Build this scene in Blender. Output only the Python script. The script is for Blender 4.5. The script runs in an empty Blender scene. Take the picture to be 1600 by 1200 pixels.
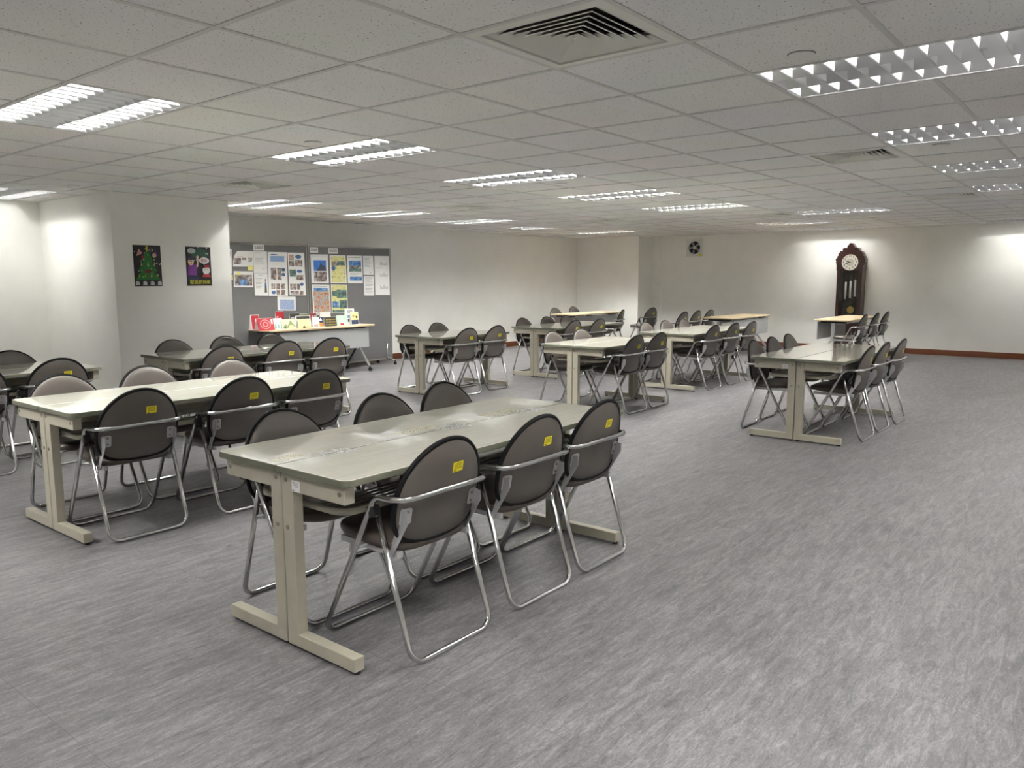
import bpy, math, random
from mathutils import Vector, Matrix
random.seed(7)
C = bpy.context.scene.collection
PI = math.pi
# ------------------------------------------------------------------ constants (metres)
CAM = (-2.2832, -2.7012, 1.37)
YAW, PITCH, ROLL, FPX = 0.675509, -0.133018, -0.003551, 1219.84
S = 0.62583                 # ceiling module
ZC = 2.284                  # ceiling height
WL = 7.40                   # wall with notice boards (y)
WC = 13.365                 # wall with clock (x)
HT = 0.7036                 # desk height

# ------------------------------------------------------------------ materials
MATS = {}
def mat(name, col, rough=0.5, metal=0.0, emit=0.0, coat=0.0, spec=0.5, bump=0.0, bscale=60.0, var=0.0, vscale=8.0, stretch=(1,1,1), col2=None):
    if name in MATS: return MATS[name]
    m = bpy.data.materials.new(name); m.use_nodes = True
    nt = m.node_tree; b = nt.nodes['Principled BSDF']
    b.inputs['Base Color'].default_value = (*col, 1)
    b.inputs['Roughness'].default_value = rough
    b.inputs['Metallic'].default_value = metal
    b.inputs['Specular IOR Level'].default_value = spec
    if coat:
        b.inputs['Coat Weight'].default_value = coat; b.inputs['Coat Roughness'].default_value = 0.05
    if emit:
        b.inputs['Emission Color'].default_value = (*col, 1); b.inputs['Emission Strength'].default_value = emit
    tc = nt.nodes.new('ShaderNodeTexCoord'); mp = nt.nodes.new('ShaderNodeMapping')
    mp.inputs['Scale'].default_value = stretch
    nt.links.new(tc.outputs['Object'], mp.inputs['Vector'])
    if var:
        n = nt.nodes.new('ShaderNodeTexNoise'); n.inputs['Scale'].default_value = vscale; n.inputs['Detail'].default_value = 5
        nt.links.new(mp.outputs['Vector'], n.inputs['Vector'])
        r = nt.nodes.new('ShaderNodeValToRGB')
        lo = tuple(max(0, c*(1-var)) for c in col); hi = col2 or tuple(min(1, c*(1+var)) for c in col)
        r.color_ramp.elements[0].color = (*lo, 1); r.color_ramp.elements[1].color = (*hi, 1)
        r.color_ramp.elements[0].position = .3; r.color_ramp.elements[1].position = .7
        nt.links.new(n.outputs['Fac'], r.inputs['Fac']); nt.links.new(r.outputs['Color'], b.inputs['Base Color'])
    if bump:
        n2 = nt.nodes.new('ShaderNodeTexNoise'); n2.inputs['Scale'].default_value = bscale; n2.inputs['Detail'].default_value = 4
        nt.links.new(mp.outputs['Vector'], n2.inputs['Vector'])
        bp = nt.nodes.new('ShaderNodeBump'); bp.inputs['Strength'].default_value = bump; bp.inputs['Distance'].default_value = .004
        nt.links.new(n2.outputs['Fac'], bp.inputs['Height']); nt.links.new(bp.outputs['Normal'], b.inputs['Normal'])
    MATS[name] = m
    return m

def photo_mat(name, cols, scale=60.0):
    """printed photograph: soft patches of the given colours"""
    m = bpy.data.materials.new(name); m.use_nodes = True; nt = m.node_tree; b = nt.nodes['Principled BSDF']
    b.inputs['Roughness'].default_value = .5
    tc = nt.nodes.new('ShaderNodeTexCoord'); n = nt.nodes.new('ShaderNodeTexNoise')
    n.inputs['Scale'].default_value = scale; n.inputs['Detail'].default_value = 4
    nt.links.new(tc.outputs['Object'], n.inputs['Vector'])
    r = nt.nodes.new('ShaderNodeValToRGB'); r.color_ramp.interpolation = 'LINEAR'
    k = len(cols)
    while len(r.color_ramp.elements) < k: r.color_ramp.elements.new(.5)
    for i, c in enumerate(cols):
        e = r.color_ramp.elements[i]; e.position = .3 + .4*i/(k-1); e.color = (*c, 1)
    nt.links.new(n.outputs['Fac'], r.inputs['Fac']); nt.links.new(r.outputs['Color'], b.inputs['Base Color'])
    MATS[name] = m
    return m

M = {}
M['wall'] = mat('wall_paper', (.91,.905,.86), .75, bump=.12, bscale=90, var=.02, vscale=3)
M['wood_trim'] = mat('brown_skirting', (.155,.045,.015), .4, var=.25, vscale=6, stretch=(1,1,12))
M['tile'] = None
M['tbar'] = mat('ceiling_grid_bar', (.62,.615,.59), .5)
M['vinyl'] = mat('taupe_vinyl', (.098,.084,.074), .42, bump=.10, bscale=420)
M['seatvinyl'] = mat('brown_vinyl', (.075,.059,.049), .40, bump=.10, bscale=420)
M['black'] = mat('black_rubber', (.005,.005,.006), .6, spec=.2)
M['blackplastic'] = mat('black_plastic', (.012,.012,.012), .4)
M['chrome'] = mat('chrome_tube', (.62,.62,.62), .14, metal=1)
M['steel'] = mat('silver_plate', (.54,.54,.55), .42, metal=.6)
M['cream'] = mat('cream_paint', (.42,.395,.315), .4, var=.03, vscale=20)
M['edge'] = mat('grey_green_edging', (.155,.16,.118), .45)
M['rivet'] = mat('rivet_metal', (.30,.27,.22), .35, metal=.9)
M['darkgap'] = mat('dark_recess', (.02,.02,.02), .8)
M['yellow'] = mat('yellow_label', (.82,.70,.01), .5)
M['ink'] = mat('dark_print', (.05,.05,.03), .6)
M['yellowink'] = mat('olive_print', (.30,.26,.01), .6)
M['paper'] = mat('white_paper', (.80,.80,.79), .6)
M['whiteplate'] = mat('white_plate', (.72,.71,.67), .45)
M['fabric'] = mat('grey_board_fabric', (.125,.125,.125), .9, bump=.3, bscale=700, var=.10, vscale=300)
M['alu'] = mat('grey_board_frame', (.26,.26,.235), .45, metal=.4)
M['maple'] = mat('maple_top', (.66,.53,.34), .35, var=.10, vscale=3, stretch=(1,16,1))
M['panelgrey'] = mat('pale_grey_panel', (.40,.41,.41), .5)
M['paneldark'] = mat('dark_grey_panel', (.10,.105,.11), .5)
M['mahog'] = mat('mahogany', (.030,.0065,.004), .32, coat=.3, var=.35, vscale=5, stretch=(6,6,1))
M['dial'] = mat('cream_dial', (.86,.84,.74), .4)
M['dialsilver'] = mat('silver_dial_centre', (.62,.60,.50), .3, metal=.3)
M['brass'] = mat('brass', (.55,.42,.12), .25, metal=1)
M['weights'] = mat('pale_weight', (.85,.85,.82), .25, metal=.2)
M['diffuser'] = mat('diffuser_enamel', (.74,.745,.67), .45)
M['louver'] = mat('mirror_louver', (.74,.75,.76), .28, metal=1)
M['blade'] = mat('satin_white_blade', (.84,.85,.86), .35)
M['lightframe'] = mat('light_trim', (.45,.45,.44), .4)
M['housing'] = mat('light_housing', (.62,.62,.60), .5)
M['tube'] = mat('lamp_tube', (1.0,.985,.95), .5, emit=95.0)
M['tube_dim'] = mat('dim_lamp_tube', (1.0,.985,.95), .5, emit=36.0)
M['tube_dimmest'] = mat('dimmest_lamp_tube', (1.0,.985,.95), .5, emit=23.0)
M['bladeshade'] = mat('blade_top_shade', (.12,.12,.115), .6)  # shade on the upper blade faces of the diffusers, put into the colour
M['plate'] = mat('cover_plate_white', (.80,.79,.755), .5)

def tile_material():
    m = bpy.data.materials.new('mineral_tile'); m.use_nodes = True; nt = m.node_tree; b = nt.nodes['Principled BSDF']
    b.inputs['Roughness'].default_value = .9; b.inputs['Specular IOR Level'].default_value = .2
    tc = nt.nodes.new('ShaderNodeTexCoord')
    v = nt.nodes.new('ShaderNodeTexNoise'); v.inputs['Scale'].default_value = 95; v.inputs['Detail'].default_value = 1.5
    nt.links.new(tc.outputs['Object'], v.inputs['Vector'])
    r = nt.nodes.new('ShaderNodeValToRGB')
    r.color_ramp.elements[0].position = .30; r.color_ramp.elements[0].color = (.30,.26,.23,1)
    r.color_ramp.elements[1].position = .345; r.color_ramp.elements[1].color = (.87,.86,.835,1)
    nt.links.new(v.outputs['Fac'], r.inputs['Fac'])
    n = nt.nodes.new('ShaderNodeTexNoise'); n.inputs['Scale'].default_value = 1.2
    nt.links.new(tc.outputs['Object'], n.inputs['Vector'])
    mx = nt.nodes.new('ShaderNodeMix'); mx.data_type = 'RGBA'; mx.blend_type = 'MULTIPLY'; mx.inputs['Factor'].default_value = .12
    nt.links.new(r.outputs['Color'], mx.inputs[6]); nt.links.new(n.outputs['Color'], mx.inputs[7])
    nt.links.new(mx.outputs[2], b.inputs['Base Color'])
    return m
M['tile'] = tile_material()

def floor_material():
    m = bpy.data.materials.new('grey_streaked_vinyl'); m.use_nodes = True; nt = m.node_tree; b = nt.nodes['Principled BSDF']
    L = nt.links.new
    b.inputs['Specular IOR Level'].default_value = .45
    tc = nt.nodes.new('ShaderNodeTexCoord')
    def noise(sx, sy, det, rough, dist=0.0):
        mp = nt.nodes.new('ShaderNodeMapping'); mp.inputs['Scale'].default_value = (sx, sy, 1)
        L(tc.outputs['Object'], mp.inputs['Vector'])
        n = nt.nodes.new('ShaderNodeTexNoise'); n.inputs['Scale'].default_value = 1; n.inputs['Detail'].default_value = det
        n.inputs['Roughness'].default_value = rough; n.inputs['Distortion'].default_value = dist
        L(mp.outputs['Vector'], n.inputs['Vector']); return n
    a = noise(5.0, 30, 9, .74, .9); c = noise(24, 85, 6, .78, 1.4); d = noise(1.6, 6.0, 4, .6, .4); e = noise(70, 130, 5, .8, .8)
    def madd(x, y, w):
        q = nt.nodes.new('ShaderNodeMath'); q.operation = 'MULTIPLY_ADD'; q.inputs[1].default_value = w
        L(x, q.inputs[0])
        if y is None: q.inputs[2].default_value = 0
        else: L(y, q.inputs[2])
        return q.outputs[0]
    s = madd(a.outputs['Fac'], None, .38); s = madd(c.outputs['Fac'], s, .28); s = madd(d.outputs['Fac'], s, .11); s = madd(e.outputs['Fac'], s, .23)
    r = nt.nodes.new('ShaderNodeValToRGB'); el = r.color_ramp.elements
    el[0].position = .39; el[0].color = (.050,.048,.052,1)
    el[1].position = .61; el[1].color = (.285,.278,.285,1)
    k = el.new(.5); k.color = (.148,.143,.149,1)
    L(s, r.inputs['Fac'])
    # plank joints, running across the streaks every 0.92 m
    sx = nt.nodes.new('ShaderNodeSeparateXYZ'); L(tc.outputs['Object'], sx.inputs[0])
    ad = nt.nodes.new('ShaderNodeMath'); ad.operation = 'ADD'; ad.inputs[1].default_value = 1.4+9.2; L(sx.outputs['X'], ad.inputs[0])
    mo = nt.nodes.new('ShaderNodeMath'); mo.operation = 'MODULO'; mo.inputs[1].default_value = .92; L(ad.outputs[0], mo.inputs[0])
    lt = nt.nodes.new('ShaderNodeMath'); lt.operation = 'LESS_THAN'; lt.inputs[1].default_value = .0035; L(mo.outputs[0], lt.inputs[0])
    sc = nt.nodes.new('ShaderNodeMath'); sc.operation = 'MULTIPLY'; sc.inputs[1].default_value = .45; L(lt.outputs[0], sc.inputs[0])
    mx = nt.nodes.new('ShaderNodeMix'); mx.data_type = 'RGBA'; L(sc.outputs[0], mx.inputs['Factor'])
    L(r.outputs['Color'], mx.inputs[6]); mx.inputs[7].default_value = (.06,.06,.06,1)
    L(mx.outputs[2], b.inputs['Base Color'])
    rr = nt.nodes.new('ShaderNodeMapRange'); rr.inputs[3].default_value = .34; rr.inputs[4].default_value = .5; L(s, rr.inputs[0])
    L(rr.outputs[0], b.inputs['Roughness'])
    bp = nt.nodes.new('ShaderNodeBump'); bp.inputs['Strength'].default_value = .12; bp.inputs['Distance'].default_value = .002
    L(s, bp.inputs['Height']); L(bp.outputs['Normal'], b.inputs['Normal'])
    return m
M['floor'] = floor_material()

def desk_material():
    m = bpy.data.materials.new('cream_laminate'); m.use_nodes = True; nt = m.node_tree; b = nt.nodes['Principled BSDF']
    L = nt.links.new
    tc = nt.nodes.new('ShaderNodeTexCoord'); mp = nt.nodes.new('ShaderNodeMapping'); mp.inputs['Scale'].default_value = (5, 42, 1)
    L(tc.outputs['Object'], mp.inputs['Vector'])
    n = nt.nodes.new('ShaderNodeTexNoise'); n.inputs['Scale'].default_value = 1; n.inputs['Detail'].default_value = 6; n.inputs['Roughness'].default_value = .65
    L(mp.outputs['Vector'], n.inputs['Vector'])
    r = nt.nodes.new('ShaderNodeValToRGB'); r.color_ramp.elements[0].position = .32; r.color_ramp.elements[1].position = .68
    r.color_ramp.elements[0].color = (.72,.71,.60,1); r.color_ramp.elements[1].color = (.81,.80,.70,1)
    L(n.outputs['Fac'], r.inputs['Fac']); L(r.outputs['Color'], b.inputs['Base Color'])
    b.inputs['Roughness'].default_value = .09; b.inputs['Specular IOR Level'].default_value = .75; b.inputs['Coat Weight'].default_value = .6; b.inputs['Coat Roughness'].default_value = .03
    return m
M['desk'] = desk_material()

# ------------------------------------------------------------------ mesh builder
def fillet(pts, rad, n=6, closed=False):
    """round the corners of a polyline; rad is one radius or a list"""
    P = [Vector(p) for p in pts]; k = len(P); out = []
    for i, p in enumerate(P):
        r = rad[i] if isinstance(rad, (list, tuple)) else rad
        if (not closed and i in (0, k-1)) or r <= 0: out.append(p); continue
        a = P[i-1]-p; b = P[(i+1) % k]-p; la, lb = a.length, b.length; a.normalize(); b.normalize()
        ang = a.angle(b)
        if ang > PI-.02: out.append(p); continue
        t = min(r/math.tan(ang/2), la*.49, lb*.49); rr = t*math.tan(ang/2)
        c = p+(a+b).normalized()*(rr/math.sin(ang/2))
        u = (p+a*t)-c; v = (p+b*t)-c; tot = u.angle(v); ax = u.cross(v).normalized()
        for j in range(n+1): out.append(c+Matrix.Rotation(tot*j/n, 3, ax) @ u)
    return out

class MB:
    def __init__(s): s.v = []; s.f = []; s.mi = []; s.sm = []; s.mats = []
    def m(s, x):
        x = M[x] if isinstance(x, str) else x
        if x not in s.mats: s.mats.append(x)
        return s.mats.index(x)
    def face(s, idx, mi, smooth=False): s.f.append(idx); s.mi.append(mi); s.sm.append(smooth)
    def box(s, x0, x1, y0, y1, z0, z1, mt, T=None):
        b = len(s.v); mi = s.m(mt)
        for z in (z0, z1):
            for x, y in ((x0,y0),(x1,y0),(x1,y1),(x0,y1)):
                p = Vector((x,y,z)); s.v.append(T @ p if T else p)
        for q in ((3,2,1,0),(4,5,6,7),(0,1,5,4),(1,2,6,5),(2,3,7,6),(3,0,4,7)): s.face([b+i for i in q], mi)
        return s
    def quad(s, pts, mt):
        b = len(s.v); s.v += [Vector(p) for p in pts]; s.face(list(range(b, b+len(pts))), s.m(mt)); return s
    def tube(s, pts, r, mt, n=10, closed=False, cap=True, flat=None):
        """sweep a round (or flat = (half width, half height)) section along a polyline"""
        P = [Vector(p) for p in pts]; k = len(P); mi = s.m(mt); b = len(s.v)
        tan = []
        for i in range(k):
            a = P[i-1] if (i > 0 or closed) else P[i]; c = P[(i+1) % k] if (i < k-1 or closed) else P[i]
            tan.append((c-a).normalized())
        up = Vector((0,0,1)) if abs(tan[0].z) < .9 else Vector((1,0,0))
        nrm = (up-tan[0]*up.dot(tan[0])).normalized()
        for i in range(k):
            if i:
                q = tan[i-1].rotation_difference(tan[i]); nrm = q @ nrm; nrm = (nrm-tan[i]*nrm.dot(tan[i])).normalized()
            bi = tan[i].cross(nrm)
            for j in range(n):
                a = 2*PI*j/n
                s.v.append(P[i]+(nrm*math.cos(a)+bi*math.sin(a))*r)
        last = k if closed else k-1
        sh = 0
        if closed:   # match the seam twist
            d = [(s.v[b+j]-s.v[b+(k-1)*n]).length for j in range(n)]; sh = d.index(min(d))
        for i in range(last):
            i2 = (i+1) % k; o = sh if (closed and i2 == 0) else 0
            for j in range(n):
                j2 = (j+1) % n
                s.face([b+i*n+j, b+i*n+j2, b+i2*n+(j2+o) % n, b+i2*n+(j+o) % n][::-1], mi, True)
        if cap and not closed:
            s.face([b+j for j in range(n)], mi); s.face([b+(k-1)*n+j for j in range(n)][::-1], mi)
        return s
    def cyl(s, a, b_, r, mt, n=16, r2=None):
        a = Vector(a); b_ = Vector(b_); t = (b_-a).normalized(); up = Vector((0,0,1)) if abs(t.z) < .9 else Vector((1,0,0))
        u = t.cross(up).normalized(); w = t.cross(u); mi = s.m(mt); b = len(s.v); r2 = r if r2 is None else r2
        for c, rr in ((a, r), (b_, r2)):
            for j in range(n):
                q = 2*PI*j/n; s.v.append(c+(u*math.cos(q)+w*math.sin(q))*rr)
        for j in range(n): s.face([b+j, b+(j+1) % n, b+n+(j+1) % n, b+n+j], mi, True)
        s.face([b+j for j in range(n)][::-1], mi); s.face([b+n+j for j in range(n)], mi)
        return s
    def prism(s, out, d0, d1, mt, f, side=None):
        """outline (2-D, ccw) extruded from depth d0 to d1; f(a, b, d) -> point"""
        b = len(s.v); n = len(out); mi = s.m(mt); ms = s.m(side) if side else mi
        for d in (d0, d1):
            for a, c in out: s.v.append(Vector(f(a, c, d)))
        s.face([b+i for i in range(n)][::-1], mi); s.face([b+n+i for i in range(n)], mi)
        for i in range(n): s.face([b+i, b+(i+1) % n, b+n+(i+1) % n, b+n+i], ms)
        return s
    def pad(s, out, rings, f, mt):
        """cushion: outline scaled by each ring (scale, depth) in turn; f(a, b, d)"""
        mi = s.m(mt); b = len(s.v); n = len(out)
        ca = sum(p[0] for p in out)/n; cb = sum(p[1] for p in out)/n
        for sc, d in rings:
            for a, c in out: s.v.append(Vector(f(ca+(a-ca)*sc, cb+(c-cb)*sc, d)))
        for i in range(len(rings)-1):
            for j in range(n): s.face([b+i*n+j, b+i*n+(j+1) % n, b+(i+1)*n+(j+1) % n, b+(i+1)*n+j], mi, True)
        k = len(rings)-1
        s.face([b+j for j in range(n)][::-1], mi, True); s.face([b+k*n+j for j in range(n)], mi, True)
        return s
    def add(s, me, mt, T):
        b = len(s.v); mi = s.m(mt)
        s.v += [T @ v.co for v in me.vertices]
        for p in me.polygons: s.face([b+i for i in p.vertices], mi)
        return s
    def build(s, name, parent=None, loc=None, rz=0, bevel=0.0, label=None, cat=None, group=None, kind=None):
        me = bpy.data.meshes.new(name); me.from_pydata([tuple(v) for v in s.v], [], s.f)
        for m_ in s.mats: me.materials.append(m_)
        me.polygons.foreach_set('material_index', s.mi); me.polygons.foreach_set('use_smooth', s.sm); me.update()
        o = bpy.data.objects.new(name, me); C.objects.link(o)
        if loc is not None: o.location = loc
        if rz: o.rotation_euler = (0,0,rz)
        if parent: o.parent = parent
        if bevel:
            bm_ = o.modifiers.new('bevel', 'BEVEL'); bm_.width = bevel; bm_.segments = 2; bm_.limit_method = 'ANGLE'
        tag(o, label, cat, group, kind)
        return o

def tag(o, label=None, cat=None, group=None, kind=None):
    if label: o['label'] = label
    if cat: o['category'] = cat
    if group: o['group'] = group
    if kind: o['kind'] = kind
    elif o.name.startswith('ceiling_'): o['kind'] = 'thing'
    return o
def thing(name, label, cat, loc=(0,0,0), rz=0, group=None):
    o = bpy.data.objects.new(name, None); C.objects.link(o); o.location = loc; o.rotation_euler = (0,0,rz); o.empty_display_size = .1
    return tag(o, label, cat, group)
def copy_tree(o, parent=None):
    c = o.copy(); C.objects.link(c)
    if parent: c.parent = parent
    for ch in [x for x in list(o.children)]: copy_tree(ch, c)
    return c
_txt = {}
def text_mesh(s, size=1.0):
    """flat outline mesh of a word, centred, in the xy plane"""
    if s in _txt: return _txt[s]
    cu = bpy.data.curves.new('lettering', 'FONT'); cu.body = s; cu.align_x = 'CENTER'; cu.align_y = 'CENTER'; cu.size = 1; cu.resolution_u = 3; cu.offset = .02 if s.isdigit() else .008
    o = bpy.data.objects.new('lettering', cu); C.objects.link(o)
    bpy.context.view_layer.update()
    me = bpy.data.meshes.new_from_object(o.evaluated_get(bpy.context.evaluated_depsgraph_get()))
    bpy.data.objects.remove(o); _txt[s] = me
    return me
def superell(hw, up, dn, nu=2.0, nd=3.2, n=48, c=(0,0)):
    out = []
    for i in range(n):
        t = 2*PI*i/n; co, si = math.cos(t), math.sin(t); e = nu if si >= 0 else nd
        out.append((c[0]+hw*math.copysign(abs(co)**(2/e), co), c[1]+(up if si >= 0 else dn)*math.copysign(abs(si)**(2/e), si)))
    return out
def rrect(x0, x1, y0, y1, r, n=4):
    rs = r if isinstance(r, (list, tuple)) else [r]*4; out = []
    for (cx, cy, a), q in zip(((x1,y1,0),(x0,y1,90),(x0,y0,180),(x1,y0,270)), rs):
        sx = cx-q if cx == x1 else cx+q; sy = cy-q if cy == y1 else cy+q
        if q <= 0: out.append((cx, cy)); continue
        for j in range(n+1):
            t = math.radians(a+90*j/n); out.append((sx+q*math.cos(t), sy+q*math.sin(t)))
    return out

# ------------------------------------------------------------------ room shell
X0, Y0 = -4.6, -6.3
def struct(mb, name, **k): return mb.build(name, kind='structure', **k)
struct(MB().box(X0-.2, WC+.2, Y0-.2, WL+.2, -.12, 0, 'floor'), 'floor')
struct(MB().box(X0-.2, WC+.2, WL, WL+.15, 0, ZC+.35, 'wall'), 'wall_north')
struct(MB().box(WC, WC+.15, Y0-.2, WL, 0, ZC+.35, 'wall'), 'wall_east')
struct(MB().box(X0-.2, WC+.2, Y0-.15, Y0, 0, ZC+.35, 'wall'), 'wall_south')
struct(MB().box(X0-.15, X0, Y0, WL, 0, ZC+.35, 'wall'), 'wall_west')
PX0, PX1, PY = 1.525, 2.865, 5.63
struct(MB().box(PX0, PX1, PY, WL, 0, ZC-.001, 'wall'), 'wall_pillar')
CX, CY = 12.70, 5.80
struct(MB().box(CX, WC, CY, WL, 0, ZC-.001, 'wall'), 'wall_column')
bh = .10
struct(MB().box(X0, PX0, WL-.016, WL, 0, bh, 'wood_trim').box(PX1, CX, WL-.016, WL, 0, bh, 'wood_trim'), 'baseboard_north', bevel=.003)
struct(MB().box(WC-.016, WC, Y0, CY, 0, bh, 'wood_trim'), 'baseboard_east', bevel=.003)
struct(MB().box(CX-.016, CX, CY-.016, WL, 0, bh, 'wood_trim').box(CX, WC, CY-.016, CY, 0, bh, 'wood_trim'), 'baseboard_column', bevel=.003)

# fixtures of the ceiling grid, in ceiling modules: i along x, j = -y
LIGHTS = []    # (i, j0, length in modules, label)
row_a = [(2,2),(5,2),(8,2),(11,2)]
o_ = ['first','second','third','fourth','fifth','sixth','seventh','eighth']
for q, (i, j) in enumerate(row_a): LIGHTS.append((i, j, 2, f'louvred ceiling light with dim tubes, {o_[q]} in the row over the open floor'))
for q, (i, j) in enumerate([(-1,-4),(2,-4),(5,-4),(8,-4),(11,-4)]): LIGHTS.append((i, j, 2, f'lit twin tube ceiling light, {o_[q]} in the row down the middle of the room'))
for q, (i, j, l) in enumerate([(5,-10,2),(8,-10,2),(11,-10,2),(14,-10,1),(17,-10,2)]): LIGHTS.append((i, j, l, f'lit twin tube ceiling light, {o_[q]} in the row along the notice board wall'))
LIGHTS += [(1,-11.75,2,'lit twin tube ceiling light close to the white wall beside the poster pillar'),
           (14,-2,2,'lit louvred ceiling light over the middle of the far floor, before the clock'),
           (17,-4,2,'lit louvred ceiling light one step before the light over the clock'),
           (20,-4,2,'lit louvred ceiling light over the tall clock'),
           (20,1,2,'lit louvred ceiling light against the clock wall beyond the open floor')]
UNSEEN = [(-1,2,2),(-4,2,2),(-4,-4,2),(-4,-10,2),(14,6,2),(8,7,2),(2,7,2),(-4,7,2),(18,7,2)]  # ceiling lights out of view, added for the light they give the room
for u in UNSEEN: LIGHTS.append((*u, None))
DIFF = [(0,1,'large square air diffuser with nested louvres near the camera'),
        (6,1,'square air diffuser beside the second light over the open floor'),
        (12,1,'square air diffuser past the fourth light over the open floor'),
        (3,-7,'square air diffuser before the poster pillar'),
        (8,-7,'square air diffuser over the middle of the room, before the wall column'),
        (13,-7,'small looking square air diffuser furthest along before the wall column'),
        (14,-3,'square air diffuser between the lights before the clock')]
taken = set(); frac = []
for i, j, l, _ in LIGHTS:
    if j != int(j): frac.append((i, j, l)); [taken.add((i, q)) for q in (-12,-11,-10)]
    else: [taken.add((i, j+q)) for q in range(l)]
for i, j, _ in DIFF: taken.add((i, j))
ia, ib = int(math.floor(X0/S)), int(math.ceil(WC/S)); ja, jb = int(math.floor(-WL/S)), int(math.ceil(-Y0/S))
mb = MB()
def cq(x0, x1, y0, y1):
    x0 = max(x0, X0); x1 = min(x1, WC); y0 = max(y0, Y0); y1 = min(y1, WL)
    if x1-x0 > .002 and y1-y0 > .002: mb.quad([(x0,y0,ZC),(x0,y1,ZC),(x1,y1,ZC),(x1,y0,ZC)], 'tile')
for i in range(ia, ib+1):
    for j in range(ja, jb+1):
        if (i, j) not in taken: cq(i*S, (i+1)*S, -(j+1)*S, -j*S)
for i, j, l in frac:
    cq(i*S, (i+1)*S, 9*S, -(j+l)*S); cq(i*S, (i+1)*S, -j*S, WL)
struct(mb, 'ceiling')
mb = MB()
hw = .012
for i in range(ia, ib+1):
    x = i*S; js = [j for j in range(ja-1, jb+2)]
    run = None
    for j in js:       # bar along y; skip inside 2-module fixtures never happens (bars run at module edges in x)
        pass
    mb.box(x-hw, x+hw, Y0, WL, ZC-.004, ZC+.012, 'tbar')
blocked = {}
for i, j, l, _ in LIGHTS:
    if l == 2: blocked.setdefault(i, []).append((j, j+l))
for j in range(ja, jb+1):
    y = -j*S
    if not (Y0 < y < WL): continue
    x = X0
    for i in range(ia, ib+1):
        a, b = max(i*S, X0), min((i+1)*S, WC)
        if any(p < j < q for p, q in blocked.get(i, [])): continue
        if b > a: mb.box(a, b, y-hw, y+hw, ZC-.0035, ZC+.012, 'tbar')
struct(mb, 'ceiling_grid')
# space above the tiles, closed
struct(MB().box(X0-.2, WC+.2, Y0-.2, WL+.2, ZC+.35, ZC+.45, 'housing'), 'ceiling_slab')

# ------------------------------------------------------------------ ceiling lights
def make_light(l, tube):
    W = S; Ln = l*S
    t = thing('ceiling_light', 'ceiling light', 'ceiling light')
    fr = MB()
    e = .018
    for a in ((0,W,0,e),(0,W,Ln-e,Ln),(0,e,e,Ln-e),(W-e,W,e,Ln-e)): fr.box(a[0],a[1],a[2],a[3],-.0022,-.0014,'lightframe')
    fr.build('frame', t)
    h = MB(); zt = .115; x0, x1, y0, y1 = e, W-e, e, Ln-e
    h.quad([(x0,y0,zt),(x1,y0,zt),(x1,y1,zt),(x0,y1,zt)][::-1], 'housing')
    for a, b in (((x0,y0),(x1,y0)),((x1,y0),(x1,y1)),((x1,y1),(x0,y1)),((x0,y1),(x0,y0))):
        h.quad([(*a,0),(*b,0),(*b,zt),(*a,zt)], 'housing')
    h.build('housing', t)
    # louver: parabolic mirror cells (three rows), wedge cross blades
    lv = MB(); cw = (x1-x0)/3; zl, zh = .0, .052
    prof = [(0,0),(.010,.012),(.022,.026),(.036,.040),(.052,.060),(.062,.085)]       # offset from cell edge, height
    for c in range(3):
        a0 = x0+c*cw; a1 = a0+cw
        for sgn, base in ((1,a0),(-1,a1)):
            b = len(lv.v); mi = lv.m('louver')
            for px, pz in prof:
                for y in (y0, y1): lv.v.append(Vector((base+sgn*px, y, pz+zl)))
            for q in range(len(prof)-1):
                lv.face([b+2*q, b+2*q+1, b+2*q+3, b+2*q+2], mi, True)
    nb = int(round(6.5*l)); step = (y1-y0)/nb
    for k in range(nb+1):
        y = y0+k*step
        for c in range(3):
            a0 = x0+c*cw; a1 = a0+cw; b = len(lv.v); mi = lv.m('blade')
            rows = ((0,.0008),(.012,.003),(.026,.006),(.040,.0085),(.052,.0105))
            xs = [0,.010,.022,.036,.046]
            for (pz, hy), dx in zip(rows, xs):
                for s_ in (-1, 1):
                    for xx in (a0+dx, a1-dx): lv.v.append(Vector((xx, min(max(y+s_*hy, y0), y1), pz+zl)))
            for q in range(4):
                o = b+4*q
                lv.face([o, o+1, o+5, o+4], mi, True); lv.face([o+3, o+2, o+6, o+7], mi, True)
            lv.face([b, b+2, b+3, b+1], mi); 
    lv.build('louver', t)
    for c in (0, 2):
        xc = x0+(c+.5)*cw
        tb = MB().cyl((xc, y0+.02, .082), (xc, y1-.02, .082), .013, tube, n=8)
        tb.build('lamp_tube', t)
    return t
LP = {}
for i, j, l, lab in LIGHTS:
    tb_ = 'tube_dimmest' if (i, j) in ((1,-11.75),(20,-4),(20,1)) else 'tube_dim' if (i, j) in ((-1,2),(-1,-4),(2,2),(5,2),(8,2),(11,2)) else 'tube'  # emission set lower where floor
    if (l, tb_) not in LP: LP[l, tb_] = make_light(l, tb_); t = LP[l, tb_]
    else: t = copy_tree(LP[l, tb_])
    t.location = (i*S, -(j+l)*S, ZC)
    t['label'] = lab or 'louvred ceiling light out of view behind the camera or beyond the open floor'
    t['group'] = 'ceiling lights' if lab else 'unseen ceiling lights'

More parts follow.
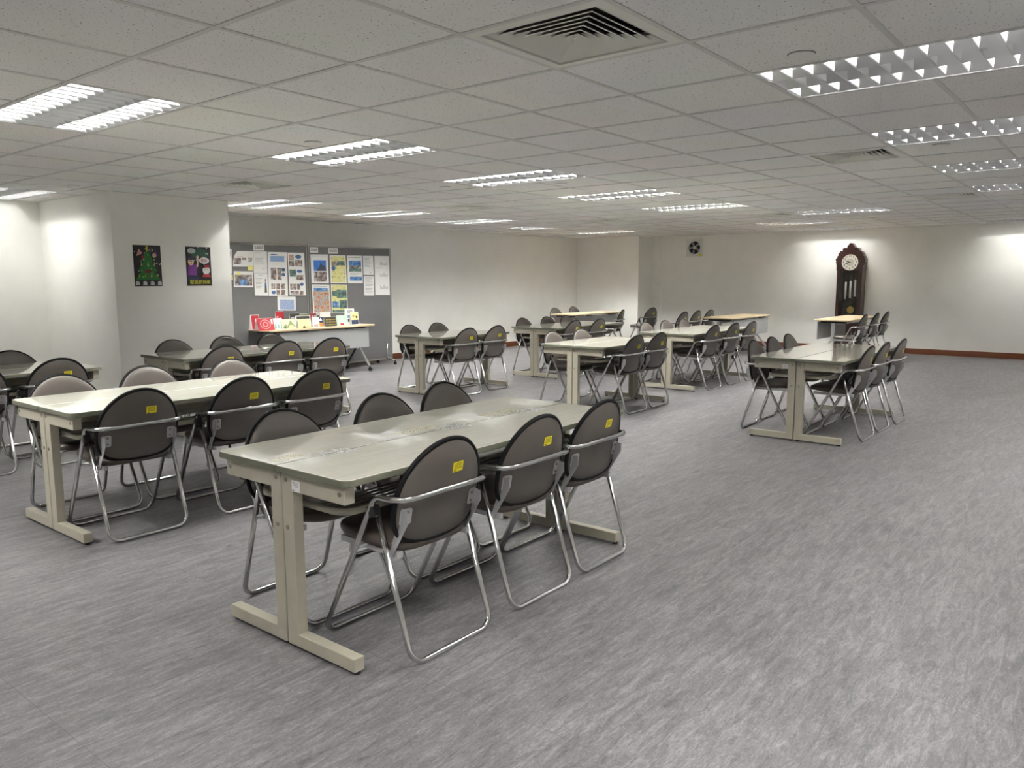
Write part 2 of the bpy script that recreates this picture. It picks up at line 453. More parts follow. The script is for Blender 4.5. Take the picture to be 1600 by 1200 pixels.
# ------------------------------------------------------------------ air diffusers and cover plates
def make_diffuser():
    t = thing('air_diffuser', 'air diffuser', 'air vent')
    c = S/2
    def ring(mb, r0, z0, r1, z1, mt):      # square frustum band
        mi = mb.m(mt); b = len(mb.v)
        for r, z in ((r0,z0),(r1,z1)):
            for sx, sy in ((-1,-1),(1,-1),(1,1),(-1,1)): mb.v.append(Vector((c+sx*r, c+sy*r, z)))
        for k in range(4): mb.face([b+k, b+(k+1)%4, b+4+(k+1)%4, b+4+k], mi)
    fr = MB(); ring(fr, c-.002, -.003, c-.055, -.006, 'diffuser'); ring(fr, c-.055, -.006, c-.058, .05, 'diffuser'); fr.build('frame', t)
    lo = MB(); n = 7
    for k in range(n):
        r = (c-.062)*(1-k/n)
        ring(lo, r-.036, .024, r-.006, -.002, 'diffuser'); ring(lo, r-.006, -.002, r-.004, .0015, 'diffuser'); ring(lo, r-.004, .0015, r-.036, .0265, 'bladeshade')
    lo.quad([(c-.012,c-.012,-.003),(c-.012,c+.012,-.003),(c+.012,c+.012,-.003),(c+.012,c-.012,-.003)], 'diffuser')
    lo.build('louver', t)
    bx = MB(); q = c-.06
    bx.quad([(c-q,c-q,.12),(c+q,c-q,.12),(c+q,c+q,.12),(c-q,c+q,.12)][::-1], 'darkgap')
    for a, b in (((-q,-q),(q,-q)),((q,-q),(q,q)),((q,q),(-q,q)),((-q,q),(-q,-q))):
        bx.quad([(c+a[0],c+a[1],.05),(c+b[0],c+b[1],.05),(c+b[0],c+b[1],.12),(c+a[0],c+a[1],.12)], 'darkgap')
    bx.build('duct_box', t)
    return t
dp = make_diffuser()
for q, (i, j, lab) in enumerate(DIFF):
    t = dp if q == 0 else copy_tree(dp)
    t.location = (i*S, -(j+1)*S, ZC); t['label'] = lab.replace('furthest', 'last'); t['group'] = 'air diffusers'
COV = [(1.73,2.45,'beside the first light over the open floor'),(6.26,2.46,'past the second light over the open floor'),(9.99,2.45,'past the third light over the open floor'),
       (1.74,-2.71,'beside the second light down the middle'),(6.45,-2.79,'past the third light down the middle'),(10.42,-2.84,'past the fourth light down the middle'),
       (5.6,-4.44,'on the tiles between the middle lights and the notice boards'),(1.77,-8.68,'close to the white wall corner of the poster pillar'),
       (6.44,-8.98,'past the first light along the notice board wall'),(14.64,2.24,'far out over the open floor')]
cp = None
for x, j, lab in COV:
    if cp is None:
        cp = thing('ceiling_cover_plate', '', 'ceiling cover plate')
        MB().cyl((0,0,-.0015), (0,0,-.006), .053, 'plate', n=32).build('plate', cp)
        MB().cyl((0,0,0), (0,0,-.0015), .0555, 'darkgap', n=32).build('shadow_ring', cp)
        t = cp
    else: t = copy_tree(cp)
    t.location = (x*S, -j*S, ZC); t['label'] = 'round white ceiling cover plate ' + lab; t['group'] = 'round ceiling cover plates'

# ------------------------------------------------------------------ folding chair
def make_chair():
    t = thing('folding_chair', 'chair', 'chair')
    zb, H0 = .42, .155
    out = superell(.215, .222, .155, 2.0, 3.0, 56, (0, H0))
    kx = .62
    def fb(a, v, d): return (a, -.150-.20*v+kx*a*a*.9-.012+d, zb+v)
    back = MB().pad(out, [(.05,-.004),(.6,-.004),(.97,-.004),(.995,.002),(1,.009),(.99,.017),(.95,.023),(.8,.028),(.45,.031),(.05,.032)], fb, 'vinyl').build('backrest', t)
    MB().tube([fb(a, v, .004) for a, v in superell(.2165,.2235,.1565,2.0,3.0,56,(0,H0))], .0100, 'black', n=8, closed=True).build('edge_trim', back)
    st = MB(); sx, sv = .055, .262
    st.prism(rrect(sx-.029, sx+.029, sv-.0195, sv+.0195, .002, 2), -.0055, -.0048, 'yellow', lambda a, v, d: fb(a, v, d))
    for k in range(4):
        y = sv+.011-k*.0062
        st.quad([fb(sx-.021,y,-.0058),fb(sx-.021,y+.003,-.0058),fb(sx+.019+.003*(k%2),y+.003,-.0058),fb(sx+.019+.003*(k%2),y,-.0058)], 'yellowink')
    st.quad([fb(sx-.024,sv-.0155,-.0058),fb(sx-.024,sv-.0125,-.0058),fb(sx-.010,sv-.0125,-.0058),fb(sx-.010,sv-.0155,-.0058)], 'ink')
    st.build('sticker', back)['label'] = 'yellow printed warning sticker'
    so = superell(.205, .20, .20, 3.6, 4.2, 44, (0, .035))
    def fs(a, b, d): return (a, b, .432+.055*(b-.035)+d+(-.35*(b-.17)**2*9 if b > .17 else 0))
    MB().pad(so, [(.05,-.030),(.85,-.030),(.97,-.024),(1,-.010),(.995,.004),(.96,.013),(.8,.019),(.4,.022),(.05,.023)], fs, 'seatvinyl').build('seat', t)
    sf = MB()
    for sx_ in (-1, 1):
        sf.box(sx_*.178-.009, sx_*.178+.009, -.150, .175, .380, .402, 'steel')
    sf.tube([(-.236,.027,.394),(.236,.027,.394)], .006, 'steel', n=8)
    sf.tube([(-.215,-.105,.392),(.215,-.105,.392)], .006, 'steel', n=8)
    sf.build('seat_frame', t)
    q = .236; r = .0108
    loop = fillet([(-q,-.222,.612),(-q,-.082,.606),(-q,.236,r),(q,.236,r),(q,-.082,.606),(q,-.222,.612)], [.068,.055,.06,.06,.055,.068], 6, True)
    MB().tube(loop, r, 'chrome', n=12, closed=True).build('armrest_frame', t)
    q2 = .214
    MB().tube(fillet([(-q2,-.066,.548),(-q2,-.236,r),(q2,-.236,r),(q2,-.066,.548)], .06, 6), r, 'chrome', n=12).build('rear_leg_frame', t)
    for s_ in (-1, 1):
        MB().box(-.019,.019,-.016,.016,-.024,.020,'blackplastic', Matrix.Translation((s_*.226,-.064,.552)) @ Matrix.Rotation(-.35,4,'X')).build('hinge', t, bevel=.006)
        br = MB()
        pl = [(-.165,.372),(-.125,.372),(-.185,.60),(-.205,.585)]
        f = lambda y, z, d: (s_*(.192+d), y+.017, z)
        br.prism([(-.118,.378),(-.135,.378),(-.222,.520),(-.222,.560),(-.185,.565),(-.165,.50)] if s_ < 0 else [(-.118,.378),(-.165,.50),(-.185,.565),(-.222,.560),(-.222,.520),(-.135,.378)], -.0018, .0018, 'steel', f)
        # flange folded flat onto the back shell
        fl = rrect(.150, .198, .085, .148, .010, 3)
        br.prism([(s_*a, v) for a, v in (fl if s_ > 0 else fl[::-1])], -.0075, -.0045, 'steel', lambda a, v, d: fb(a, v, d))
        for v in (.100, .133):
            p = Vector(fb(s_*.168, v, -.0075)); br.cyl(p, p+Vector((0,-.004,0)), .0055, 'rivet', n=8)
        br.build('back_bracket', t)
    return t
chair0 = make_chair(); _used = [False]
def chair(ax, ay, facing, label, group, dyaw=0.0):
    """ax, ay: ground position under the top of the backrest; facing +1 looks to +y, -1 to -y"""
    c = chair0 if not _used[0] else copy_tree(chair0); _used[0] = True
    rz = (0 if facing > 0 else PI)+dyaw
    off = Matrix.Rotation(rz, 3, 'Z') @ Vector((0, .238, 0))
    c.location = (ax+off.x, ay+off.y, 0); c.rotation_euler = (0,0,rz); c['label'] = label; c['group'] = group
    return c

# ------------------------------------------------------------------ desks
DW = .398
def make_desk(L):
    """origin on the floor at the seam, x along the desk, top reaches to -y"""
    t = thing('desk', 'desk', 'desk')
    top = MB(); o = rrect(0, L, -DW, -.0015, [.008,.008,.035,.035], 5)
    top.prism([(a, b) for a, b in o], HT-.026, HT, 'desk', lambda a, b, d: (a, b, d), side='edge'); top.build('desktop', t, bevel=.004)
    for k, x in enumerate((.023, L-.023-.045)):
        lg = MB(); lg.box(x, x+.045, -.066, -.004, .058, HT-.03, 'cream').box(x, x+.045, -.36, -.066, HT-.095, HT-.03, 'cream')
        leg = lg.build('leg', t, bevel=.003)
        MB().box(x, x+.045, -.385, -.004, .012, .062, 'cream').build('foot', leg, bevel=.003)
        fp = MB()
        for y in (-.37, -.03): fp.cyl((x+.022, y, 0), (x+.022, y, .013), .014, 'blackplastic', n=10)
        fp.build('foot_pad', leg)
        bo = MB(); sx = x if k == 0 else x+.045; dx = -.003 if k == 0 else .003
        for y, z in ((-.03,HT-.055),(-.335,HT-.060),(-.03,HT-.235)): bo.cyl((sx,y,z),(sx+dx,y,z), .0085, 'rivet', n=10)
        bo.build('bolt', leg)
    x0, x1 = .09, L-.09
    MB().box(.068, L-.068, -.05, -.02, HT-.11, HT-.03, 'cream').build('stretcher', t, bevel=.003)
    sh = MB(); zs = .545
    rim = fillet([(x0,-.03,zs),(x0,-.272,zs),(x1,-.272,zs),(x1,-.03,zs)], .075, 6)
    # flat band following the rim
    b = len(sh.v); mi = sh.m('cream')
    for p in rim:
        for z in (-.012, .012): sh.v.append(p+Vector((0,0,z)))
    for i in range(len(rim)-1): sh.face([b+2*i, b+2*i+2, b+2*i+3, b+2*i+1], mi, True)
    s1 = sh.build('shelf', t); so = s1.modifiers.new('solid', 'SOLIDIFY'); so.thickness = .010
    wr = MB()
    for k in range(6):
        y = -.06-.036*k; e = .0 if k < 4 else .02*(k-3)
        wr.box(x0+.004+e, x1-.004-e, y-.008, y+.008, zs-.010, zs-.006, 'edge')
    for x in (x0+.3*(x1-x0), x0+.7*(x1-x0)): wr.box(x-.008, x+.008, -.268, -.03, zs-.015, zs-.010, 'edge')
    wr.build('rack_bar', s1)
    return t
DP = {}
def desk(L, x, y, flip, label, group):
    key = round(L, 2)
    if key not in DP: DP[key] = make_desk(L); t = DP[key]
    else: t = copy_tree(DP[key])
    t.location = (x+(L if flip else 0), y, 0); t.rotation_euler = (0,0,PI if flip else 0); t['label'] = label; t['group'] = group
    return t
CL = dict(
 T1=('the frontmost desk pair', -.653, -.286, 1.826, [(-.25,-.79),(.345,-.78),(.86,-.75)], [(-.27,.24),(.42,.26),(.90,.32)]),
 T2=('the second desk pair', -.640, 1.882, 1.826, [(-.345,1.40),(.32,1.45),(.96,1.45)], [(-.33,2.44),(.25,2.50),(.98,2.47)]),
 T3=('the notice board desk pair', 1.15, 4.038, 1.826, [(1.48,3.53),(2.20,3.56),(2.69,3.53)], [(1.55,4.60),(2.14,4.64),(2.83,4.60)]),
 T4=('the white wall desk pair', -1.36, 4.00, 1.826, [(.12,3.52),(-.44,3.50)], [(.13,4.56)]),
 T5=('the short pair by the boards', 4.271, 4.002, 1.29, [(4.62,3.47),(5.19,3.50)], [(4.65,4.54),(5.22,4.60)]),
 T6=('the wall column desk pair', 6.459, 3.931, 1.826, [(6.83,3.45),(7.40,3.40)], [(6.90,4.47),(7.50,4.42),(8.06,4.42)]),
 T7=('the short pair mid room', 4.267, 1.777, 1.34, [(4.74,1.27),(5.26,1.28)], [(4.68,2.33),(5.24,2.33)]),
 T8=('the long pair before the pale table', 6.477, 1.868, 1.826, [(6.84,1.37),(7.50,1.37),(8.01,1.34)], [(6.90,2.41),(7.52,2.41),(8.06,2.40)]),
 T9=('the lone open floor pair', 4.279, -.486, 1.826, [(4.88,-.97),(5.42,-.97),(6.05,-1.0)], [(4.83,.08),(5.36,.10),(5.93,.12)]))
NUM = ['first','second','third']
for key, (ph, x, y, L, fr, bk) in CL.items():
    g = 'desks in back to back pairs'
    d1 = desk(L, x, y, False, f'cream topped steel desk, camera side half of {ph}', g)
    d2 = desk(L, x, y, True, f'cream topped steel desk, wall side half of {ph}', g)
    CL[key] += (d1, d2)
    lim = lambda a: min(max(a, x+.023+.045+.262), x+L-.068-.262)
    def spread(v):
        v = [(lim(a) if key != 'T4' else a, b) for a, b in v]
        for k in range(1, len(v)):
            if abs(v[k][0]-v[k-1][0]) < .512 and v[k][0] > v[k-1][0]: v[k] = (v[k-1][0]+.512, v[k][1])
        for k in range(len(v)-2, -1, -1):
            if v[k+1][0] > x+L-.33 and key != 'T4': v[k+1] = (x+L-.33, v[k+1][1])
            if v[k+1][0]-v[k][0] < .512 and v[k+1][0] > v[k][0]: v[k] = (v[k+1][0]-.512, v[k][1])
        return v
    fr = spread(fr); bk = spread(bk)
    for k, (a, b) in enumerate(fr):
        b = min(b, y-DW-.087)
        chair(a, b, 1, f'taupe folding chair showing its back, {NUM[k]} along {ph}', 'folding chairs at the desk pairs', random.uniform(-.010,.010))
    for k, (a, b) in enumerate(bk):
        b = max(b, y+DW+.087)
        chair(a, b, -1, f'taupe folding chair facing the camera, {NUM[k]} behind {ph}', 'folding chairs at the desk pairs', random.uniform(-.010,.010))
# printed labels on two desk legs
def leg_label(parent, x, y0, y1, z0, z1):
    l = MB().box(x-.0015, x, y0, y1, z0, z1, 'paper')
    n = 4
    for k in range(n):
        z = z1-.006-k*.0055; l.box(x-.002, x-.0012, y0+.006, y1-.004-.004*(k % 2), z, z+.0022, 'panelgrey')
    l.box(x-.002, x-.0012, y1-.014, y1-.004, z0+.003, z0+.007, 'ink')
    o = l.build('asset_label', parent); o['label'] = 'white printed label'
leg_label(CL['T1'][6], .023, -.112, -.066, .612, .652)
l9 = MB().box(1.826-.023, 1.826-.0215, -.115, -.066, .614, .650, 'paper')
for k in range(3): l9.box(1.826-.0218, 1.826-.0210, -.110, -.072, .640-k*.008, .643-k*.008, 'panelgrey')
l9.build('asset_label', CL['T9'][7])['label'] = 'white printed label'

# faint printed notices stuck to the desktops along the seam of the front pair
M['faintyellow'] = mat('pale_yellow_print', (.80,.76,.50), .3)
M['faintwhite'] = mat('pale_grey_print', (.84,.85,.90), .3)
def notice(d, x, y, w, h, mt, seed):
    """printed notice on a desk; x, y on the floor plan"""
    rnd = random.Random(seed); m_ = MB(); z = HT+.0003
    inv = lambda px, py: (px-d.location.x, py-d.location.y) if not d.rotation_euler.z else (d.location.x-px, d.location.y-py)
    nx = max(3, int(w/.011)); ny = max(2, int(h/.011))
    for a in range(nx):
        for b in range(ny):
            if rnd.random() < .7:
                p = inv(x+(a+.1)*w/nx, y+(b+.1)*h/ny); q = inv(x+(a+.1)*w/nx+w/nx*rnd.uniform(.4,.8), y+(b+.1)*h/ny+h/ny*rnd.uniform(.3,.7))
                m_.box(min(p[0],q[0]), max(p[0],q[0]), min(p[1],q[1]), max(p[1],q[1]), z, z+.0005, mt)
    o = m_.build('printed_notice', d)
    o['label'] = 'faint yellow printed notice' if mt == 'faintyellow' else 'pale grey printed notice'
d1, d2 = CL['T1'][6:8]
for k, xx in enumerate((-.47, .20, .78)):
    notice(d2, xx, -.280, .17, .045, 'faintwhite', 11+k); notice(d1, xx, -.340, .17, .048, 'faintwhite', 21+k)
    notice(d2, xx-(.20 if k else .16), -.255, .26 if k else .14, .075, 'faintyellow', 31+k)

# folder lying on the shelf of the front desk
fo = thing('folder', 'dark red folder lying on the shelf under the frontmost desk', 'folder', (.02,-.44,.541))
M['darkred'] = mat('dark_red_card', (.16,.012,.02), .5)
MB().box(-.12,.12,-.09,.09,.002,.020,'darkred').build('cover', fo, bevel=.002)
MB().box(-.117,.117,-.093,.085,.006,.016,'paper').build('pages', fo)

# ------------------------------------------------------------------ flip top tables
def make_flip():
    L, W, H = 1.84, .58, .705
    t = thing('flip_top_table', 'table', 'table')
    MB().prism(rrect(-L/2, L/2, -W/2, W/2, .05, 5), H-.025, H, 'maple', lambda a, b, d: (a, b, d)).build('tabletop', t, bevel=.006)
    for s_ in (-1, 1):
        x = s_*.80
        lg = MB(); lg.box(x-.03, x+.03, -.03, .03, .33, H-.06, 'steel')
        leg = lg.build('leg', t, bevel=.006)
        MB().box(x-.022, x+.022, -.20, .20, H-.06, H-.026, 'blackplastic').build('top_bracket', leg, bevel=.004)
        for q in (-1, 1):
            ft = MB().tube(fillet([(x,0,.36),(x,q*.05,.33),(x,q*.265,.075)], .05, 4), .017, 'steel' if q < 0 else 'blackplastic', n=10); f_ = ft.build('foot', leg)
            cs = MB().cyl((x-.012,q*.27,.030),(x+.012,q*.27,.030), .030, 'blackplastic', n=16).cyl((x,q*.267,.05),(x,q*.267,.085), .012, 'blackplastic', n=10)
            cs.build('caster', leg)
    MB().box(-.80,.80,-.018,.018,H-.10,H-.06,'steel').build('beam', t)
    MB().box(-.77,.80,-.262,-.246,.37,H-.045,'panelgrey').build('modesty_panel', t, bevel=.003)
    cl = MB()
    for x in (-.38, .42): cl.box(x-.06, x+.06, -.285, -.24, H-.045, H-.0255, 'blackplastic')
    cl.build('panel_clip', t)
    return t
fl0 = make_flip()
FT = [(4.77,6.62,0,'maple flip top table carrying the greeting cards, before the notice boards'),
      (10.99,5.96,0,'maple flip top table beside the wall column'),
      (11.36,2.975,0,'maple flip top table with pale panel, between wall column and clock'),
      (11.78,1.185,PI,'maple flip top table in front of the tall clock')]
for k, (x, y, rz, lab) in enumerate(FT):
    t = fl0 if k == 0 else copy_tree(fl0)
    t.location = (x, y, 0); t.rotation_euler = (0,0,rz); t['label'] = lab; t['group'] = 'flip top tables on casters'
FC = [(10.88,.66,1,0,'taupe folding chair, first of three at the table before the clock'),
      (11.60,.66,1,0,'taupe folding chair, second of three at the table before the clock'),
      (12.26,.66,1,0,'taupe folding chair, third of three at the table before the clock'),
      (10.30,3.49,1,0,'taupe folding chair, first in the row behind the pale panelled table'),
      (10.83,3.49,1,0,'taupe folding chair, second in the row behind the pale panelled table'),
      (11.37,3.49,1,0,'taupe folding chair, third in the row behind the pale panelled table'),
      (10.55,6.49,-1,.0,'taupe folding chair by the outer end of the wall column table'),
      (11.31,6.56,-1,0,'taupe folding chair between the wall column table and the wall'),
      (10.58,4.90,1,.30,'taupe folding chair with back sticker before the wall column table'),
      (11.75,4.91,1,-.1,'taupe folding chair standing against the side of the wall column')]
for a, b, f_, dy, lab in FC: chair(a, b, f_, lab, 'folding chairs at the flip top tables', dy)

# ------------------------------------------------------------------ notice boards
BY = 6.93
def board(x0, x1, label):
    t = thing('notice_board', label, 'notice board', ((x0+x1)/2, BY, 0), 0, 'grey notice boards on casters')
    w = (x1-x0)/2; z0, z1 = .075, 1.885
    MB().box(-w+.02, w-.02, -.010, .010, z0+.02, z1-.02, 'fabric').build('panel', t)
    fr = MB()
    for a in ((-w,w,z1-.024,z1),(-w,w,z0,z0+.024),(-w,-w+.024,z0+.024,z1-.024),(w-.024,w,z0+.024,z1-.024)): fr.box(a[0],a[1],-.016,.016,a[2],a[3],'alu')
    fr.build('frame', t, bevel=.003)
    for s_ in (-1, 1):
        x = s_*(w-.13)
        leg = MB().tube(fillet([(x,-.03,.34),(x,-.03,.085),(x,-.21,.075)], .05, 5), .012, 'chrome', n=10).tube(fillet([(x,-.03,.20),(x,-.02,.085),(x,.20,.075)], .05, 5), .012, 'chrome', n=10).build('leg', t)
        for y in (-.215, .205):
            MB().cyl((x-.011,y,.027),(x+.011,y,.027), .027, 'blackplastic', n=14).cyl((x,y,.045),(x,y,.08), .011, 'blackplastic', n=8).build('caster', leg)
    return t
board(3.285, 4.915, 'grey fabric notice board partly hidden by the poster pillar')
board(4.925, 6.555, 'grey fabric notice board with the cathedral poster, at the open wall')

# picture-to-board conversion: the papers were measured against the board plane
cyw, syw = math.cos(YAW), math.sin(YAW); cp_, sp_ = math.cos(PITCH), math.sin(PITCH)
FW = Vector((cyw*cp_, syw*cp_, sp_)); RT = FW.cross(Vector((0,0,1))).normalized(); UP = RT.cross(FW)
RT, UP = RT*math.cos(ROLL)+UP*math.sin(ROLL), UP*math.cos(ROLL)-RT*math.sin(ROLL)
def on_y(px, py, y):
    d = FW+RT*((px-800)/FPX)-UP*((py-600)/FPX)
    p = Vector(CAM)+d*((y-CAM[1])/d.y); return p.x, p.z
PH = dict(
 dark=photo_mat('print_dark_scene', [(.03,.025,.025),(.10,.07,.06),(.34,.28,.25),(.62,.62,.62)], 19),
 blue=photo_mat('print_blue_scene', [(.02,.03,.06),(.03,.12,.35),(.10,.25,.55),(.45,.50,.55)], 18),
 sky=photo_mat('print_blue_sky', [(.015,.08,.32),(.03,.14,.48),(.06,.20,.55)], 10),
 warm=photo_mat('print_warm_scene', [(.05,.03,.02),(.45,.16,.06),(.55,.40,.30),(.10,.25,.32),(.65,.62,.60)], 20),
 yellow=photo_mat('print_yellow_scene', [(.12,.12,.10),(.62,.60,.22),(.70,.68,.36),(.60,.55,.10)], 20),
 green=photo_mat('print_green_scene', [(.02,.025,.03),(.06,.09,.12),(.10,.22,.12),(.30,.38,.45)], 20),
 mint=photo_mat('print_mint_scene', [(.38,.55,.48),(.55,.66,.60),(.72,.76,.70)], 40),
 letter=photo_mat('print_blue_letter', [(.15,.22,.42),(.28,.36,.55),(.45,.52,.66)], 70))
M['ltblue'] = mat('print_pale_blue', (.22,.34,.58), .6); M['bubble'] = mat('print_blue_bubble', (.03,.10,.26), .6)
M['greytext'] = mat('print_grey_text', (.42,.43,.44), .6); M['note'] = mat('yellow_note', (.78,.74,.25), .6)
M['steeple'] = mat('print_steeple', (.025,.03,.05), .6); M['plinthwhite'] = mat('print_pale', (.75,.76,.78), .6)
def paper(name, label, cat, poly, items=(), ybase=BY-.0165, group='papers on the notice boards', mt='paper', text=None, layer=0):
    """poly: corner pixels as measured; items: (kind, u0, v0, u1, v1) inside the sheet, u right, v down, 0..1"""
    y = ybase-.0012*layer
    pts = [on_y(a, b, y) for a, b in poly]
    xs = [p[0] for p in pts]; zs = [p[1] for p in pts]; x0, z1 = min(xs), max(zs)
    cx, cz = (min(xs)+max(xs))/2, (min(zs)+max(zs))/2
    t = thing(name, label, cat, (cx, y, cz), 0, group)
    m_ = MB(); p2 = [(a-cx, b-cz) for a, b in pts]
    m_.prism(p2[::-1], 0, .0008, mt, lambda a, b, d: (a, d, b)); m_.build('sheet', t)
    tl, tr, br, bl = p2[0], p2[1], p2[2], p2[3]
    def uv(u, v):
        a = tuple(tl[i]*(1-u)+tr[i]*u for i in (0,1)); b = tuple(bl[i]*(1-u)+br[i]*u for i in (0,1))
        return tuple(a[i]*(1-v)+b[i]*v for i in (0,1))
    pr = MB(); k = 0
    for it in items:
        kind, u0, v0, u1, v1 = it[:5]; yy = -.0004-.0002*k; k += 1
        q = [uv(u0,v0),uv(u1,v0),uv(u1,v1),uv(u0,v1)]
        if kind == 'lines':
            n = it[5] if len(it) > 5 else 6
            for r in range(n):
                va = v0+(v1-v0)*r/n; vb = va+(v1-v0)/n*.38; ue = u1-(u1-u0)*((r*37 % 5)*.09)
                pr.quad([(a, yy, b) for a, b in (uv(u0,va),uv(u0,vb),uv(ue,vb),uv(ue,va))], 'greytext')
        elif kind == 'bubble':
            c = uv((u0+u1)/2,(v0+v1)/2); w = (q[1][0]-q[0][0])/2; h = (q[0][1]-q[3][1])/2
            pr.quad([(c[0]+w*math.cos(a*PI/8), yy, c[1]+h*math.sin(a*PI/8)) for a in range(16)], 'bubble')
        elif kind == 'bars':
            rnd = random.Random(int(v0*100)); n = 12
            for r in range(n):
                ua = u0+(u1-u0)*r/n; hgt = (v1-v0)*rnd.uniform(.35,1)
                pr.quad([(a, yy, b) for a, b in (uv(ua,v1),uv(ua+(u1-u0)/n*.6,v1),uv(ua+(u1-u0)/n*.6,v1-hgt),uv(ua,v1-hgt))], 'greytext')
        elif kind == 'steeple':
            pr.quad([(a, yy, b) for a, b in (uv(u0,v1),uv(u1,v1),uv(u1-(u1-u0)*.1,v0+(v1-v0)*.45),uv(u0+(u1-u0)*.62,v0+(v1-v0)*.4),uv(u0+(u1-u0)*.5,v0),uv(u0+(u1-u0)*.36,v0+(v1-v0)*.5))], 'steeple')
        elif kind == 'person':
            for pts_, mm in (([(.35,.30),(.65,.30),(.75,.62),(.25,.62)],'bubble'),([(.28,.62),(.72,.62),(.8,1),(.2,1)],'ink'),([(.4,.06),(.6,.06),(.62,.28),(.38,.28)],'darkred')):
                pr.quad([(a, yy, b) for a, b in [uv(u0+(u1-u0)*s_, v0+(v1-v0)*w_) for s_, w_ in pts_]], mm)
        elif kind == 'glyphs':
            n = it[5]; rnd = random.Random(n*7+int(poly[0][0]))
            for g in range(n):
                ga, gb = u0+(u1-u0)*(g+.08)/n, u0+(u1-u0)*(g+.92)/n
                for s_ in range(4):
                    v = v0+(v1-v0)*(s_+.1)/4
                    pr.quad([(a, yy, b) for a, b in (uv(ga,v),uv(gb,v),uv(gb,v+(v1-v0)*.10),uv(ga,v+(v1-v0)*.10))], 'ink')
                for s_ in range(2):
                    u = ga+(gb-ga)*rnd.uniform(.1+.45*s_,.4+.45*s_)
                    pr.quad([(a, yy, b) for a, b in (uv(u,v0),uv(u+(gb-ga)*.14,v0),uv(u+(gb-ga)*.14,v1),uv(u,v1))], 'ink')
        else:
            pr.quad([(a, yy, b) for a, b in q], PH[kind] if kind in PH else kind)
    if pr.f: pr.build('print', t)
    return t
def za(x, y): return (340+x/10.667, 370+y/10.667)
def zb_(x, y): return (470+x/10.667, 370+y/10.667)
def zc(x, y): return (340+x/5.333, 360+y/5.333)
def R4(f, x0, y0, x1, y1, sl=0.0, sk=0.0): return [f(x0,y0), f(x1,y0+sl), f(x1+sk,y1+sl*.3), f(x0+sk,y1)]
# sheet names on top
paper('name_card', 'white heading card partly hidden by the pillar edge', 'heading card', R4(za,110,88,195,190), [('glyphs',.1,.2,.9,.8,3)])
paper('name_card', 'white heading card above the middle of the pillar side board', 'heading card', R4(za,595,130,775,228,4,3), [('glyphs',.08,.22,.92,.78,4)])
paper('name_card', 'white heading card above the cathedral poster', 'heading card', R4(zb_,150,173,285,265,3,5), [('glyphs',.1,.25,.9,.75,3)])
paper('name_card', 'white heading card above the yellow poster', 'heading card', R4(zb_,458,190,615,280,3,4), [('glyphs',.08,.22,.92,.78,4)])
# pillar side board
paper('notice_sheet', 'narrow photo sheet cut off by the pillar edge', 'notice sheet', R4(za,60,200,232,610,4,12), [('dark',.1,.05,.9,.35),('dark',.15,.8,.85,.98)])
paper('sticky_note', 'yellow sticky note beside the pillar edge', 'sticky note', R4(za,165,622,248,720,2,8), mt='note', layer=2)
paper('notice_sheet', 'white sheet with its corner curling over', 'notice sheet', [za(330,235),za(590,240),za(592,498),za(256,495),za(258,400),za(285,300)], [('lines',.05,.33,.4,.38,1)], )
sh_ = paper('photo_strip', 'row of small dark photos on the curling sheet', 'photo strip', R4(za,270,345,580,455,4), [('dark',0,.05,.38,1),('dark',.44,0,.66,.35),('dark',.75,0,.98,.45),('ltblue',.76,.5,.95,.65)], layer=1)
paper('sticky_note', 'yellow sticky note under the curling sheet', 'sticky note', R4(za,503,475,588,562,2,2), mt='note', layer=2)
paper('notice_sheet', 'landscape photo print of a blue crowd scene', 'notice sheet', R4(za,266,572,590,840,6,6), [('dark',.06,.22,.94,.9),('blue',.28,.5,.66,.86)])
paper('sticky_note', 'small pale yellow note over the blue crowd photo', 'sticky note', R4(za,305,590,378,636), mt='note', layer=2)
paper('notice_sheet', 'plain text page above the page with a standing figure', 'notice sheet', R4(za,595,240,822,606,4,8), [('lines',.05,.05,.5,.09,1),('lines',.12,.25,.85,.62,7),('lines',.6,.75,.85,.84,2)])
paper('notice_sheet', 'text page with a standing figure printed at its edge', 'notice sheet', R4(za,608,610,832,980,2,14), [('lines',.3,.05,.7,.12,2),('lines',.1,.22,.6,.7,8),('person',.66,.2,.98,.86)])
paper('notice_sheet', 'tall white page with pale blue banner and group photos', 'notice sheet', R4(za,836,252,1155,985,5,18),
      [('bubble',0,0,0,0),('ltblue',.12,.09,.85,.22),('bubble',.12,.045,.5,.07),('lines',.2,.27,.75,.29,1),('dark',.13,.36,.42,.63),('dark',.47,.36,.68,.63),('bubble',.68,.36,.88,.44),('bubble',.68,.47,.88,.55),
       ('dark',.14,.72,.34,.84),('dark',.40,.72,.58,.84),('dark',.64,.72,.84,.84),('bubble',.14,.88,.36,.96),('dark',.40,.86,.58,.98),('dark',.64,.86,.84,.98)])
paper('notice_sheet', 'tall white page of photos with three blue speech bubbles', 'notice sheet', R4(za,1166,262,1440,974,5,34),
      [('warm',.06,.05,.36,.18),('bubble',.44,.05,.82,.14),('dark',.06,.2,.36,.32),('dark',.42,.17,.86,.32),('green',.06,.40,.46,.56),('bubble',.50,.40,.84,.47),('dark',.42,.52,.88,.64),
       ('dark',.06,.73,.42,.87),('dark',.46,.73,.66,.87),('bubble',.66,.70,.88,.78),('dark',.06,.9,.28,.99),('dark',.34,.9,.56,.99),('dark',.62,.9,.84,.99)])
paper('notice_sheet', 'pale blue lined letter pinned under the photo pages', 'notice sheet', R4(zc,498,550,650,668,2,3), [('letter',.12,.22,.9,.92),('lines',.15,.08,.7,.14,1)])
